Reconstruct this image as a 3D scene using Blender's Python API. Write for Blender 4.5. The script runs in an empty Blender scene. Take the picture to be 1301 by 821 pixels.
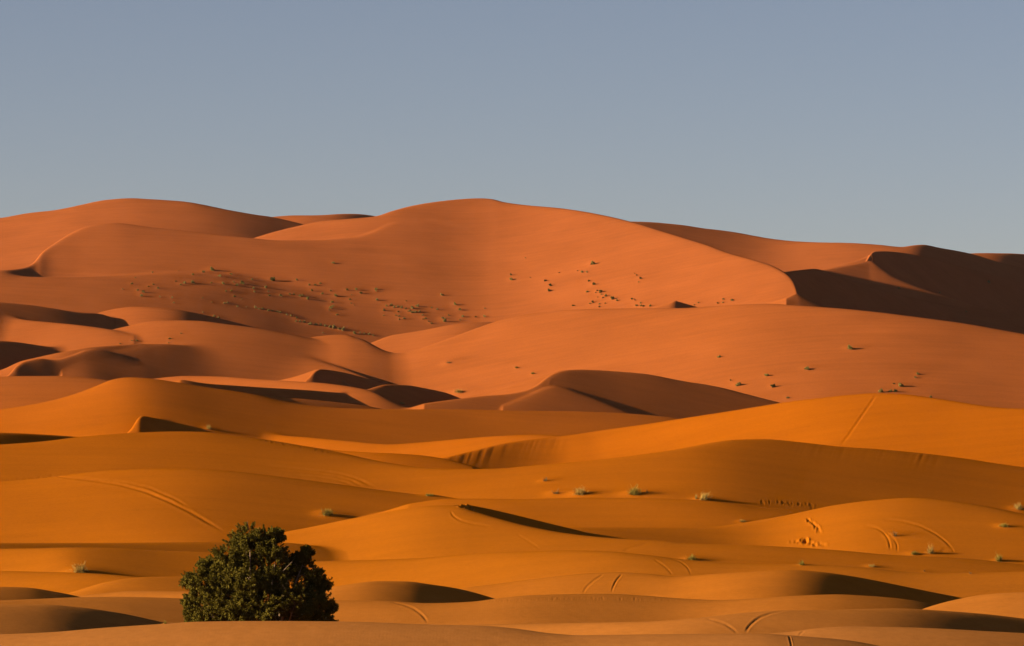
import bpy, bmesh, math, random
import numpy as np
from mathutils import Vector, Matrix

random.seed(7)
RNG = np.random.default_rng(11)
DEBUG = False
QUAL = 1.0                      # terrain grid density
SC = bpy.context.scene
COL = SC.collection

# ------------------------------------------------------------------ view
IW, IH = 1301.0, 821.0
HFOV = math.radians(14.0)
F = IW / 2 / math.tan(HFOV / 2)
HORIZON = 560.0
PITCH = math.atan((HORIZON - IH / 2) / F)
EYE = 12.0

def tan_y(py):
    return np.tan(PITCH + np.arctan((IH / 2 - np.asarray(py, float)) / F))

def tan_x(px):
    return (np.asarray(px, float) - IW / 2) / F

ZXF = 1.42
ZSM = dict(l9=20, l10=10, b3f=10, b1=38, b2=34, b4=24, b7=12, l1=38, n8l=34, r3=34, l7=22, l7f=34, l12=34, n2=26, n5=24, c1=26, c2=30, c3=26, l3=22, n0=30, n1=30, m1b=14, l8=20)
SUN_AZ = 105.0    # degrees to the left of the viewing direction (+Y)
SUN_EL = 12.0

# ------------------------------------------------------------------ dunes
# each ridge: a crest traced as (column, row, sideways slope) and laid out in plan
# from one known distance, so that its visible flank has the given slopes
RIDGES = []

def ridge(name, d0, pa, pts, zy=.25, sb=.4, rr=.0022, k=4.0, sm=4.0, furrow=None, tail=.3, on=None):
    RIDGES.append(dict(name=name, d0=d0, pa=pa, pts=pts, zy=zy, sb=sb, rr=rr, k=k, sm=sm,
                       furrow=furrow, tail=tail, on=on))

# --- foreground swells
ridge('n0', 170, 330, [(-60,809,.02),(0,806,.02),(60,803.5,.03),(135,797.5,.03),(203,793,.02),(254,790,.02),
      (330,789.3,.0),(440,790,-.02),(545,793.5,-.03),(613,795,-.03),(650,798,-.02),(700,804.6,-.02),(734,807,-.0),
      (836,806,.02),(900,805.5,.02),(968,805.4,.0),(1002,807.5,-.06),(1036,810,-.08),(1077,814,-.1),(1111,820,-.1),
      (1160,830,-.1),(1301,850,-.1)], zy=.24, rr=.011)
ridge('n0b', 183, 1100, [(880,820,.05),(960,806.5,.05),(1006,802.7,.04),(1036,798.6,.02),(1077,796,0),(1131,796.6,-.03),
      (1199,799,-.05),(1250,802,-.07),(1301,804.7,-.08),(1380,810,-.05)], zy=.24, rr=.011)
ridge('n1l', 205, 60, [(-60,772,-.1),(0,768.5,-.1),(51,768,-.14),(101,771.8,-.22),(152,779,-.3),(189,786.7,-.36),(215,793,-.36),(260,806,-.3)],
      zy=.24, rr=.011)
ridge('n1', 213, 900, [(500,800,.06),(560,796,.08),(613,793.5,.1),(700,792.3,.12),(768,791.4,.12),(820,790.5,.1),(860,788,.06),
      (900,784,.0),(945,779,-.02),(995,775.6,-.03),(1050,775,-.05),(1097,773.5,-.08),(1141,773,-.13),(1199,776,-.2),
      (1250,780,-.24),(1301,786,-.22),(1380,797,-.15)], zy=.24, rr=.011)
ridge('n3r', 236, 1280, [(1150,782,.1),(1185,769,.1),(1216,761,.1),(1250,755,.1),(1274,753,.07),(1301,752,.05),(1380,751,.05)], zy=.2, rr=.004)
ridge('n2', 250, 700, [(340,766,.04),(430,763,.05),(487,763.5,.04),(545,766,.02),(600,764,.05),(626,760.6,.05),(667,756,.0),
      (717,754.5,-.05),(768,754,-.05),(819,756.6,-.05),(870,760.5,.0),(911,762,.08),(962,760,.06),(1012,756.6,.0),
      (1063,755,-.06),(1097,756.6,-.1),(1148,761,-.12),(1185,768,-.2),(1204,773.5,-.3),(1260,790,-.3)], zy=.24, rr=.011)
ridge('n2l', 240, 150, [(-60,767,-.1),(0,763.7,-.08),(51,761.6,-.08),(101,759.6,-.06),(152,759,-.08),(203,760,-.1),(250,762,-.1),(330,770,-.1)], zy=.24, rr=.011)
ridge('n3ll', 250, 20, [(-60,747,-.1),(0,746,-.12),(34,747,-.17),(68,752,-.2),(98,758,-.2),(130,767,-.2)], zy=.24, rr=.011)
ridge('n3l', 256, 200, [(60,770,.12),(105,757,.12),(135,754,.12),(169,751,.12),(237,752,.1),(300,756,.1),(400,770,.0)], zy=.24, rr=.011)
ridge('n4', 266, 480, [(380,757,.1),(405,750,.08),(430,744.7,.04),(481,738.6,-.08),(514,738.7,-.16),(548,742.7,-.25),(582,748,-.38),(628,760.5,-.42),(660,772,-.4)],
      zy=.24, rr=.011)
ridge('n4l', 290, 190, [(50,764,.05),(88,754,.02),(115,745.4,0),(135,739.7,-.02),(162,735,-.03),(189,733,-.05),(230,732.6,-.07),(300,737,-.08),(400,752,-.1)],
      zy=.24, rr=.011)
ridge('n5', 286, 785, [(560,757,.1),(589,747,.1),(616,743.7,.1),(667,737,.1),(701,733,.08),(751,728.5,.04),(785,727.5,.03),(819,729,.05),
      (860,732.5,.12),(911,728.6,.12),(962,725.4,.06),(1002,723.4,-.06),(1036,725.4,-.18),(1080,731.5,-.3),(1114,738,-.36),(1148,745,-.36),(1182,752,-.3),
      (1219,759.5,-.25),(1260,772,-.2)], zy=.24, rr=.011)
ridge('n5l', 318, 50, [(-60,726,.08),(0,725.5,.1),(51,726.5,.1),(90,727.5,.1),(118,728.5,.06),(176,733,0),(230,741,-.05)], zy=.24, rr=.011)
ridge('c0', 312, 700, [(300,722,.1),(380,714,.1),(430,712.6,.1),(531,709,.12),(582,705,.13),(633,701.5,.12),(684,699.8,.1),(717,699,.08),
      (768,700.4,.05),(819,705,.02),(870,711,.0),(950,716,.0),(1029,717.3,.0),(1097,721,-.02),(1155,727,-.02),(1199,728.5,.0),(1301,726.5,.0),(1380,725,0)],
      zy=.24, rr=.011)
ridge('n6l', 335, 100, [(-60,698,.08),(0,697,.1),(51,696.6,.12),(85,695.8,.08),(101,695.7,-.06),(152,696.4,-.1),(203,699,-.1),(254,700.8,-.08),(330,706,-.06),(400,718,0),(440,728,0)],
      zy=.24, rr=.011)
ridge('n7l', 352, 150, [(-60,690,-.15),(0,689.6,-.15),(135,689.6,-.14),(277,689,-.12),(360,690,-.1),(440,700,-.1)], zy=.2, rr=.008)
# --- middle belt
ridge('c1', 375, 560, [(255,716,.05),(300,700,.06),(330,687,.07),(361,677,.08),(392,671,.1),(440,661,.12),(481,653,.13),(515,647,.1),(549,643,.06),(577,642.6,.03),(605,650.5,.04),
      (635,659.5,.06),(669,668.5,.05),(720,678,.05),(761,682.5,.03),(805,685.5,.02),(839,687,.0),(870,690,-.02),(962,693,-.03),(1063,699,-.04),(1131,705,-.05),
      (1216,709,-.05),(1301,718,-.05),(1380,726,-.05)], zy=.2, rr=.008)
ridge('c1_slip', 379, 585, [(545,652,.0),(565,645.5,-.1),(577,642,-.29),(590,641.5,-.31),(610,644.5,-.31),(640,651,-.31),(669,658,-.3),(705,667,-.29),(730,673,-.29),(765,683,-.24),(800,692,-.2)],
      zy=.32, rr=.0015, k=1.5, sm=2)
ridge('c3', 402, 1158, [(640,682,-.05),(700,673,-.06),(730,670.5,-.08),(771,670.5,-.08),(870,670.5,-.08),(911,669,-.08),(948,664,-.04),(996,656,.1),(1029,649,.14),(1063,642,.12),
      (1114,635.6,.06),(1158,633,.0),(1199,635.6,-.02),(1250,643,-.02),(1301,653.5,-.02),(1380,668,-.05)], zy=.22, rr=.008)
ridge('c2', 432, 800, [(520,640,.05),(573,633.6,.05),(610,633.5,.03),(660,634,.0),(741,632,.0),(798,632.3,.0),(856,634,.0),(902,636.5,-.02),(937,641,-.05),(960,644.5,-.06),(1024,649,-.1),(1100,660,-.1)],
      zy=.2, rr=.008)
ridge('n8l', 448, 205, [(-60,616,.02),(0,612,.04),(51,607.8,.05),(85,603.7,.06),(113,600.3,.06),(153,597,.05),(205,595.5,.03),(240,595.4,-.01),(256,596,-.04),(297,599,-.07),
      (341,604,-.08),(392,610.5,-.08),(430,615.6,-.07),(481,622.5,-.06),(532,628.6,-.05),(573,633,-.03),(640,642,-.0)], zy=.22, rr=.008)
ridge('l1', 480, 222, [(-60,568,-.02),(0,564.5,-.02),(51,561,-.01),(102,555,-.01),(136,552,-.01),(170,550,-.02),(222,548.5,-.03),(256,549,-.05),(290,552.5,-.06),(341,559.4,-.06),
      (392,568,-.05),(440,577,-.03),(464,582.6,.0),(498,589,.04),(532,593.5,.06),(583,596.3,.06),(635,595.5,.05),(669,592.5,.05),(737,586.7,.05),(805,579,.04),(860,571,.0),
      (901,563,-.06),(935,558.7,-.09),(969,558,-.11),(1013,561.8,-.10),(1065,567.6,-.09),(1116,571,-.09),(1167,575.7,-.1),(1218,581.5,-.1),(1269,589.4,-.09),(1301,594,-.08),(1380,606,-.05)],
      zy=.22, rr=.008, furrow=(985,1215,5,.012))
ridge('l2l', 530, 40, [(-60,549,-.2),(0,549.5,-.22),(50,551.5,-.26),(102,555,-.26),(150,562,-.2)], zy=.25, rr=.003)
ridge('r3b', 590, 680, [(500,607,.1),(545,597,.1),(600,596,.1),(618,587.5,.1),(652,578.5,.12),(686,569.5,.13),(713,561.5,.13),(730,556,.12),(760,561,.0),(800,572,-.05),(840,585,-.05)],
      zy=.25, rr=.0025, k=2, sm=3, on=('r3', 740, 1.0))
ridge('r3', 610, 1112, [(500,602,-.12),(539,589.5,-.12),(566,581.5,-.16),(600,573,-.16),(635,564.5,-.14),(669,559.4,-.08),(700,556,-.02),(720,553.6,.08),(771,546,.14),(822,539,.17),(860,532.8,.18),(911,525,.18),(962,516.7,.17),
      (1003,510.6,.15),(1048,505.5,.13),(1082,502,.08),(1112,500.2,.06),(1150,501.4,.05),(1184,505.5,.06),(1228,512,.07),(1269,517.8,.07),(1301,519.3,.07),(1380,520,.07)],
      zy=.25, rr=.003, furrow=(548,725,7,.035))
ridge('l1c', 545, 500, [(380,566,.1),(430,572.5,.1),(470,575,.04),(498,576,-.02),(530,578,-.05),(560,582,-.05),(600,592,-.05)], zy=.25, rr=.004)
ridge('l2', 640, 583, [(200,543,.1),(266,545.7,.12),(307,548.5,.12),(375,554,.12),(440,559.4,.12),(498,564,.12),(532,562,.12),(583,557.7,.13),(635,553.4,.13),(682,552,.1),(713,553.5,.0),(760,564,-.05),(820,580,-.05)],
      zy=.25, rr=.004)
ridge('l3s', 655, 178, [(130,566,.1),(160,552,.06),(170,541,.04),(175,531,-.2),(180,528.3,-.4),(190,530,-.42),(205,533,-.36),(222,538,-.36),(245,546,-.3),(275,556,-.2)], zy=.3, rr=.002, k=4, sm=3)
ridge('l3', 690, 188, [(-60,530,.06),(0,521,.08),(34,515.7,.1),(68,509,.1),(102,498.7,.1),(126,489.5,.1),(143,482.8,.08),(164,480,.04),(188,481,-.05),(222,485,-.12),(273,493,-.13),(324,501,-.12),
      (375,512,-.1),(409,516.7,-.1),(440,518.9,-.09),(498,520,-.08),(566,520,-.07),(635,521,-.06),(686,522,-.05),(737,523,-.06),(788,525,-.07),(839,529,-.08),(868,533,-.08),(930,545,-.08)],
      zy=.27, rr=.008)
ridge('l4', 760, 60, [(-60,482,.04),(0,479,.03),(34,478,.01),(68,478,-.01),(102,479.6,-.02),(133,483,-.03),(200,495,-.05)], zy=.25, rr=.005)
ridge('l5d', 757, 341, [(230,482,-.1),(262,486.8,-.34),(300,489.4,-.38),(341,492.4,-.38),(390,496,-.36),(440,499,-.33),(455,497.5,-.25),(466,495,-.2),(480,490.5,-.25),(491,488.2,-.3),(515,489,-.3),(539,493,-.3),(566,498.7,-.28),(590,508,-.25),(614,519,-.25),(640,530,-.2)],
      zy=.3, rr=.002, k=1.5, sm=2.5)
ridge('l5e', 755, 320, [(255,490,-.16),(285,494,-.16),(310,498.5,-.16),(341,502.5,-.16),(390,507,-.16),(430,511,-.16),(470,516,-.16),(520,528,-.16)], zy=.27, rr=.004, k=5, sm=4, on=('l5d', 320, 1.0))
ridge('l5', 800, 300, [(150,490,.1),(201,481,.12),(239,478.2,.1),(273,478.5,.1),(324,481.6,.1),(375,485,.1),(409,487,.1),(440,490.5,.05),(470,496,.0),(500,510,-.1),(560,535,-.1)], zy=.28, rr=.003)
ridge('m1c', 790, 740, [(640,515,-.1),(670,502,-.1),(690,493.5,-.12),(703,491,-.13),(718,493,-.13),(737,499,-.13),(754,505,-.13),(788,519,-.13),(820,533,-.13)], zy=.27, rr=.0025, k=2, sm=3, on=('m1b', 697, .998))
ridge('m1d', 803, 740, [(693,489,-.15),(699,481.3,-.3),(713,482.5,-.42),(737,490,-.42),(771,498,-.42),(798,506,-.42),(815,515,-.4),(830,526,-.4),(850,538,-.4)], zy=.3, rr=.002, k=1.5, sm=1.5, tail=3, on=('m1b', 700, 1.0))
ridge('m1b', 815, 760, [(540,512,-.1),(580,507,-.1),(614,503,-.1),(641,501,-.1),(660,498,-.1),(672,494.5,-.11),(682,489,-.13),(692,481,-.15),(700,476,-.15),(708,472.8,-.15),(720,470,-.15),(738,469.2,-.15),(754,469.7,-.15),(788,472,-.15),(822,475.5,-.15),(860,482.6,-.15),(911,491,-.15),(945,499.7,-.15),(991,511.5,-.15),(1040,526,-.15)], zy=.27, rr=.002, k=2, sm=3)
ridge('m1a', 850, 690, [(560,516,.12),(600,503,.14),(617,500.2,.14),(652,490,.14),(675,482.4,.14),(696,475.6,.12),(715,470.5,.05),(735,470.5,.0),(780,482,.0),(830,500,0)], zy=.28, rr=.002, k=2, sm=3)
ridge('l6r', 858, 420, [(390,482,-.1),(400,471,-.4),(407,468.8,-.48),(425,471,-.46),(440,474,-.4),(455,478,-.36),(464,480.5,-.3),(491,487,-.25),(520,497,-.2)], zy=.3, rr=.002, k=1.5, sm=2)
ridge('l6', 866, 380, [(320,494,.16),(348,484.3,.18),(375,478,.18),(395,471.5,.16),(405,468.6,.1),(415,471,.1),(430,479,.1),(450,492,.1)], zy=.28, rr=.002, k=2, sm=2.5)
# --- upper left slopes
ridge('l7b', 830, 60, [(-60,500,0),(-5,483,0),(7,479.5,-.2),(13,474.5,-.4),(20,466,-.42),(28,461,-.38),(36,458.6,-.28),(51,456.2,-.23),(68,457.6,-.21),(90,452,-.2),(110,445,-.2),(120,444,-.2),(150,450,-.2),(180,462,-.2)], zy=.3, rr=.002, k=2, sm=2, on=('l7', 112, .995))
ridge('l7f', 890, 250, [(80,470,-.1),(96,459,-.13),(113,452,-.19),(150,448,-.2),(165,445,-.2),(185,441.5,-.2),(205,441,-.18),(230,443,-.165),(260,445.5,-.14),(320,446,-.1),(345,446,-.06),(380,452,.0),(430,466,.06),(480,485,.05)], zy=.24, rr=.004, k=4, sm=4, on=('l7', 190, 1.0))
ridge('l7', 850, 250, [(-60,478,.1),(0,470.5,.12),(27,459,.12),(50,454,.1),(68,450,.08),(89,446,.0),(113,441.7,-.22),(153,438.8,-.24),(180,437,-.16),(205,437,-.18),(239,438.6,-.2),(290,440,-.16),(324,440,-.11),(344,438.3,-.07),(375,432.3,-.02),(409,426,.06),(430,424.4,.06),
      (440,424.5,.02),(450,427.5,-.05),(464,432,-.1),(478,440,-.05),(491,446,-.05),(510,450,-.07),(540,457,-.1),(600,475,-.12)], zy=.26, rr=.003, on=('b2', 506, 1.0))
ridge('l9b', 925, 40, [(-60,431,-.25),(0,433,-.27),(17,434,-.28),(51,439,-.26),(89,444.5,-.22),(120,452,-.2)], zy=.27, rr=.003)
ridge('l8', 950, 222, [(60,450,.1),(102,433,.1),(136,421,.1),(164,414.4,.1),(191,408.2,.08),(205,407.2,.05),(222,407,.02),(256,408,-.02),(290,411.7,-.05),(324,416,-.09),(358,422,-.1),(392,429,-.1),(440,452,-.1)], zy=.27, rr=.003)
ridge('l9', 957, 60, [(-60,398,.05),(0,400.8,.07),(34,406,.08),(68,409.6,.08),(102,413.7,.07),(136,418.5,.05),(170,427,.0)], zy=.27, rr=.003)
ridge('l10', 982, 60, [(-60,380,-.17),(0,383.7,-.17),(34,387,-.18),(68,392,-.19),(100,396.5,-.24),(123,397.6,-.36),(140,402,-.42),(155,409,-.42),(170,417,-.4),(190,430,-.3)], zy=.3, rr=.002, k=2)
ridge('l11', 1005, 205, [(90,408,.08),(124,397.5,.1),(147,392,.1),(171,389.7,.06),(205,391,-.02),(225,393,-.1),(239,395.6,-.22),(256,399,-.33),(273,402.8,-.36),(297,409,-.32),(330,418,-.2)], zy=.28, rr=.004, k=5, sm=5)
ridge('l12', 1030, 205, [(-60,352,-0.030),(0,352,-0.040),(40,352.6,-0.040),(100,353,-0.030),(136,351,-0.060),(171,349.5,-0.060),(205,348,-0.080),(260,350,-0.110),(330,362,-0.130),(400,382,-0.130),(470,400,-0.130),(530,412,-0.130),(600,430,-0.130)], zy=.24, rr=.012, k=16, sm=14, on=('b3', 330, 1.0))
# --- great dunes
ridge('b3', 1080, 180, [(-60,346,.0),(0,343.5,-.08),(12,342.5,-.3),(30,340,-.45),(38,337,-.5),(45,331,-.5),(50,323,-.46),(55,318.5,-.3),(61,314,-.16),(68,309.5,-.08),(75,305,-.05),(89,297,-.03),(109,288.5,-0.008),(130,285,-0.008),(147,283.8,-0.018),(171,286,-0.028),(205,290,-0.038),
      (256,295.7,-0.043),(307,302,-0.043),(358,306,-0.038),(395,305.5,-0.038),(430,303.8,-0.038),(450,302,-0.043),(471,296.7,-0.058),(491,288.5,-0.058),(510,284,-0.043),(530,284,-0.038),(560,290,-0.043),(620,305,-0.058),(700,335,-0.058),(800,385,-0.058)], zy=.27, rr=.003, k=5, sm=3, on=('b1', 515, 1.0))
ridge('b2', 930, 850, [(440,475,.1),(480,458,.1),(502,450.5,.1),(532,443.4,.1),(566,431.5,.13),(600,419,.14),(635,407.6,.15),(669,400,.14),(703,395.7,.12),(720,394,.11),(771,393,.12),(830,392.3,.14),(870,391.8,.16),(894,390,.16),(945,387,.1),(979,386,.07),(1013,388,.05),(1065,391.6,.03),
      (1116,396.7,.01),(1167,403.5,-.03),(1218,410.5,-.05),(1269,418.5,-.05),(1304,424.5,-.03),(1380,438,-.03)], zy=.27, rr=.003)
ridge('b1b', 1000, 566, [(440,450,.06),(470,436,.06),(498,426,.08),(532,420.5,.1),(566,413.7,.1),(583,411,.06),(600,409.6,.0),(620,408.8,-.08),(640,409.5,-.1),(680,416,-.1)], zy=.26, rr=.003)
ridge('b1f', 960, 850, [(810,398,.05),(835,390,.05),(850,385.5,.05),(858,382.6,-.2),(864,384.3,-.42),(875,387.6,-.42),(888,391.5,-.4),(905,398,-.3)], zy=.3, rr=.0015, k=2, sm=1.5)
ridge('b1', 1200, 640, [(300,310,.08),(340,297,.1),(375,288,.1),(409,281,.1),(440,278,.08),(478,274.6,.05),(498,268.3,-.03),(522,261.8,-.06),(549,257.2,-.06),(583,253.4,-.04),(607,252.3,.02),(624,253.2,.05),(640,257,.08),(669,261,.12),(720,266,.15),(771,274.6,.17),
      (802,281.5,.15),(839,293,.16),(860,299.2,.17),(894,310,.18),(928,321.8,.19),(962,331,.19),(986,339.5,.19),(1000,348,.2),(1008,356,.2),(1013,366.7,.2),(1015,377,.15),(1017,388,.1),(1022,405,.1)], zy=.27, sb=.55, rr=.003, sm=2.5)
ridge('b1_foot', 985, 1030, [(1000,378,-.1),(1012,373,-.15),(1020,376.5,-.17),(1034,384,-.17),(1050,391,-.17),(1080,402,-.17)], zy=.27, rr=.002, k=2, sm=2)
ridge('b8c', 1130, 1060, [(960,350,-.3),(996,345.6,-.45),(1020,343.2,-.46),(1037,341.6,-.46),(1050,345,-.45),(1085,358,-.44),(1133,372,-.43),(1184,384,-.42),(1220,394,-.4),(1301,412,-.36),(1380,430,-.3)], zy=.3, rr=.002, k=2, tail=1)
ridge('b8b', 1180, 1109, [(990,360,-.05),(1030,347,-.1),(1050,342,-.12),(1080,336.5,-.125),(1106,331.5,-.13),(1120,340,-.135),(1133,349.6,-.135),(1150,358,-.135),(1167,365,-.135),(1200,376,-.135),(1240,388,-.135),(1301,406,-.135)], zy=.27, rr=.002, k=2, sm=2, on=('b8', 1112, .98))
ridge('b8', 1200, 1120, [(1098,338,-.3),(1104,327,-.4),(1110,319.8,-.46),(1120,319.4,-.46),(1150,321.7,-.45),(1173,326,-.44),(1218,338,-.42),(1269,351,-.4),(1301,360,-.38),(1380,378,-.3)], zy=.3, rr=.002, k=2, sm=2, tail=1, on=('b8a', 1107, .999))
ridge('b8a', 1240, 1080, [(960,362,.06),(1000,352,.06),(1044,342.5,.02),(1075,335,-.03),(1103,325.5,-.06),(1109,321.5,-.06)], zy=.25, rr=.002, k=3, sm=1.5, tail=3)
ridge('b4', 1420, 164, [(-60,283,.06),(0,277,.08),(34,271,.09),(68,267,.08),(102,260.6,.07),(136,253.8,.05),(164,251.7,.01),(191,253,-.01),(232,256,-.04),(256,260,-.06),(290,267,-.1),(324,273,-.17),(344,275.8,-.2),(380,284,-.15),(440,300,-.1)], zy=.27, rr=.003)
ridge('b7', 1480, 1051, [(740,284,-.1),(802,281.3,-.13),(822,281.7,-.14),(860,285,-.14),(894,290,-.12),(928,294,-.1),(962,300,-.06),(976,302.5,.0),(1013,306.6,.06),(1051,308.2,.07),(1085,309,.05),(1116,311,.02),(1147,314.2,-.02),(1158,312.3,-.08),(1174,310.6,-.24),(1191,314,-.28),(1232,321.6,-.26),(1270,333,-.24),(1301,341,-.24),(1380,360,-.2)], zy=.27, rr=.003, k=3)
ridge('b7r', 1600, 1250, [(1180,330,.0),(1220,322.5,-.02),(1262,321.8,-.1),(1285,322,-.26),(1301,323,-.28),(1380,330,-.2)], zy=.27, rr=.004)
ridge('b5', 1650, 410, [(300,284,.02),(348,275.8,.04),(375,274,.03),(409,273.7,-.02),(430,272.4,-.12),(445,272,-.22),(457,272.4,-.26),(478,275,-.26),(520,284,-.2)], zy=.27, rr=.003)

# --- layout of the columns (bearings) and rows (distances) of the ground sheet
VIS0, VIS1 = -70.0, 1371.0
NV = int(1441 * QUAL) + 1
u_vis = np.linspace(VIS0, VIS1, NV)
az_vis = np.arctan(tan_x(u_vis))
side = np.radians(np.concatenate([np.linspace(7.9, 12, 30), np.linspace(12.6, 24, 22), np.linspace(26, 60, 18), np.linspace(66, 180, 20)]))
AZ = np.concatenate([-side[::-1], az_vis, side[:-1]])
r_near = np.geomspace(1.5, 140, 60)
r_mid = np.concatenate([np.geomspace(141, 470, int(1050 * QUAL)), np.geomspace(470.6, 1750, int(900 * QUAL))])
r_far = np.geomspace(1756, 26000, 60)
RR = np.concatenate([r_near, r_mid, r_far])
UC = np.clip(np.tan(np.clip(AZ, -1.2, 1.2)) * F + IW / 2, -400, 1701)       # column in picture units, held beyond the margins
COSA = np.cos(np.clip(AZ, -.35, .35))

def smooth1(a, s):
    if s <= 0: return a
    n = int(4 * s) + 1
    kx = np.exp(-.5 * (np.arange(-n, n + 1) / s) ** 2); kx /= kx.sum()
    return np.convolve(np.pad(a, n, mode='edge'), kx, mode='valid')

def pchip(x, xp, fp):
    xp = np.asarray(xp, float); fp = np.asarray(fp, float)
    h = np.diff(xp); d = np.diff(fp) / h
    m = np.zeros_like(fp)
    w1 = 2 * h[1:] + h[:-1]; w2 = h[1:] + 2 * h[:-1]
    ok = d[1:] * d[:-1] > 0
    with np.errstate(divide='ignore', invalid='ignore'):
        hm = (w1 + w2) / (w1 / d[:-1] + w2 / d[1:])
    m[1:-1] = np.where(ok, hm, 0); m[0] = d[0]; m[-1] = d[-1]
    i = np.clip(np.searchsorted(xp, x) - 1, 0, len(h) - 1)
    t = (x - xp[i]) / h[i]
    r = ((1 + 2 * t) * (1 - t) ** 2 * fp[i] + t * (1 - t) ** 2 * h[i] * m[i] + t * t * (3 - 2 * t) * fp[i + 1] + t * t * (t - 1) * h[i] * m[i + 1])
    return r

UG = np.arange(-420.0, 1722.0, 1.0)

def vnoise(x, y, seed):
    """smooth value noise on numpy arrays"""
    xi = np.floor(x).astype(np.int64); yi = np.floor(y).astype(np.int64)
    fx = x - xi; fy = y - yi
    fx = fx * fx * fx * (fx * (fx * 6 - 15) + 10); fy = fy * fy * fy * (fy * (fy * 6 - 15) + 10)
    tab = np.random.default_rng(seed).uniform(-1, 1, 4096)
    def hsh(i, j): return tab[(i * 73856093 ^ j * 19349663) & 4095]
    a = hsh(xi, yi); b = hsh(xi + 1, yi); c = hsh(xi, yi + 1); d = hsh(xi + 1, yi + 1)
    return (a * (1 - fx) + b * fx) * (1 - fy) + (c * (1 - fx) + d * fx) * fy

def layout(R):
    xs = [p[0] for p in R['pts']]; ys = [p[1] for p in R['pts']]; zs = [p[2] for p in R['pts']]
    py = np.where(UG < xs[0], ys[0] + (xs[0] - UG) * (R['tail'] if xs[0] > -30 else .04),
         np.where(UG > xs[-1], ys[-1] + (UG - xs[-1]) * (R['tail'] if xs[-1] < 1330 else .04), pchip(np.clip(UG, xs[0], xs[-1]), xs, ys)))
    py = smooth1(py, R['sm'])
    zx = smooth1(np.interp(UG, xs, zs) * ZXF, R['sm'] * .8 if R['sm'] < 4 and R['name'] not in ZSM else ZSM.get(R['name'], 14))
    t = tan_y(py); xu = tan_x(UG)
    ins = (UG >= max(xs[0], -120)) & (UG <= min(xs[-1], 1420))
    dt = np.gradient(t); du = 1 / F
    den = np.maximum(R['zy'] + zx * xu - t, .08)
    dl = np.where(ins, (dt - zx * du) / den, 0)
    cum = np.cumsum(dl)
    cum -= np.interp(R['pa'], UG, cum)
    if R['on']:                                                     # crest rooted on the flank of another dune
        P = next(q for q in RIDGES if q['name'] == R['on'][0]); pt, pD, pZ = lay(P); g = lambda a: float(np.interp(R['on'][1], UG, a))
        tt = g(t); R['d0'] = (P['zy'] * g(pD) - (g(pZ) - EYE)) / (P['zy'] - tt) * R['on'][2] / math.exp(g(cum))
    D = R['d0'] * np.exp(np.clip(cum, -.5, .5))
    return t, D, D * t + EYE

LAY = {}
def lay(R):
    if R['name'] not in LAY: LAY[R['name']] = layout(R)
    return LAY[R['name']]

Y = RR[None, :] * COSA[:, None]
X = RR[None, :] * np.sin(AZ)[:, None]
YW = RR[None, :] * np.cos(AZ)[:, None]

def base_floor(d):
    bd = [0, 60, 150, 170, 215, 250, 300, 340, 400, 480, 600, 700, 800, 950, 1100, 1300, 1700, 2500, 26000]
    bz = [9.0, 4.5, 2.2, 1.2, .2, -1, -1.5, -1, -.5, 1.5, 3, 7, 11, 20, 30, 45, 50, 30, 20]
    return np.interp(d, bd, bz)

H = base_floor(Y)
OWN = np.full(H.shape, -1, np.int8)
Hgen = base_floor(RR[None, :] * np.ones_like(Y)) * .6
vis_cols = np.where(np.abs(AZ) < math.radians(25))[0]
c0, c1 = vis_cols[0], vis_cols[-1] + 1
Hs = H[c0:c1]; Ys = Y[c0:c1]; us = UC[c0:c1]
for R in RIDGES: lay(R)
for R in sorted(RIDGES, key=lambda q: -q['d0']):
    t, D, Z = lay(R)
    if DEBUG: print('LAY', R['name'], [(px, round(float(np.interp(px, UG, D)))) for px in (R['pts'][0][0], R['pts'][len(R['pts'])//2][0], R['pts'][-1][0])])
    Dc = np.interp(us, UG, D)[:, None]; Zc = np.interp(us, UG, Z)[:, None]
    lo = float(D.min()) * .72; hi = float(D.max()) * 1.25
    j0, j1 = np.searchsorted(RR, lo), np.searchsorted(RR, hi * 1.1)
    d = Dc - Ys[:, j0:j1]
    r = R['rr'] * Dc
    prof = np.sqrt(d * d + r * r) - r
    h = Zc - np.where(d > 0, R['zy'], R['sb']) * prof
    if R['furrow']:
        f0, f1, wl, amp = R['furrow']
        g = np.clip((us - f0) / 15, 0, 1) * np.clip((f1 - us) / 15, 0, 1)
        uu = us[:, None] + d * .8
        nz = vnoise(uu / wl, d * .02 + 3.1, 5) + .6 * vnoise(uu / (wl * .45), d * .03, 9)
        h = h + amp * g[:, None] * nz * np.clip(d / 3, 0, 1) * np.exp(-(d / 9) ** 2)
    k = R['k'] * Dc / F
    a = Hs[:, j0:j1]
    if DEBUG: OWN[c0:c1, j0:j1] = np.where(h > a, RIDGES.index(R), OWN[c0:c1, j0:j1])
    e = np.maximum(k - np.abs(a - h), 0) / k
    Hs[:, j0:j1] = np.maximum(a, h) + e * e * k * .25
# fine undulation of the sand
und = .5 * vnoise(X / 23, YW / 31, 1) + .28 * vnoise(X / 9 + 7, YW / 13, 2)
H += und * np.clip(Y / 5000, .02, .2)
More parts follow.
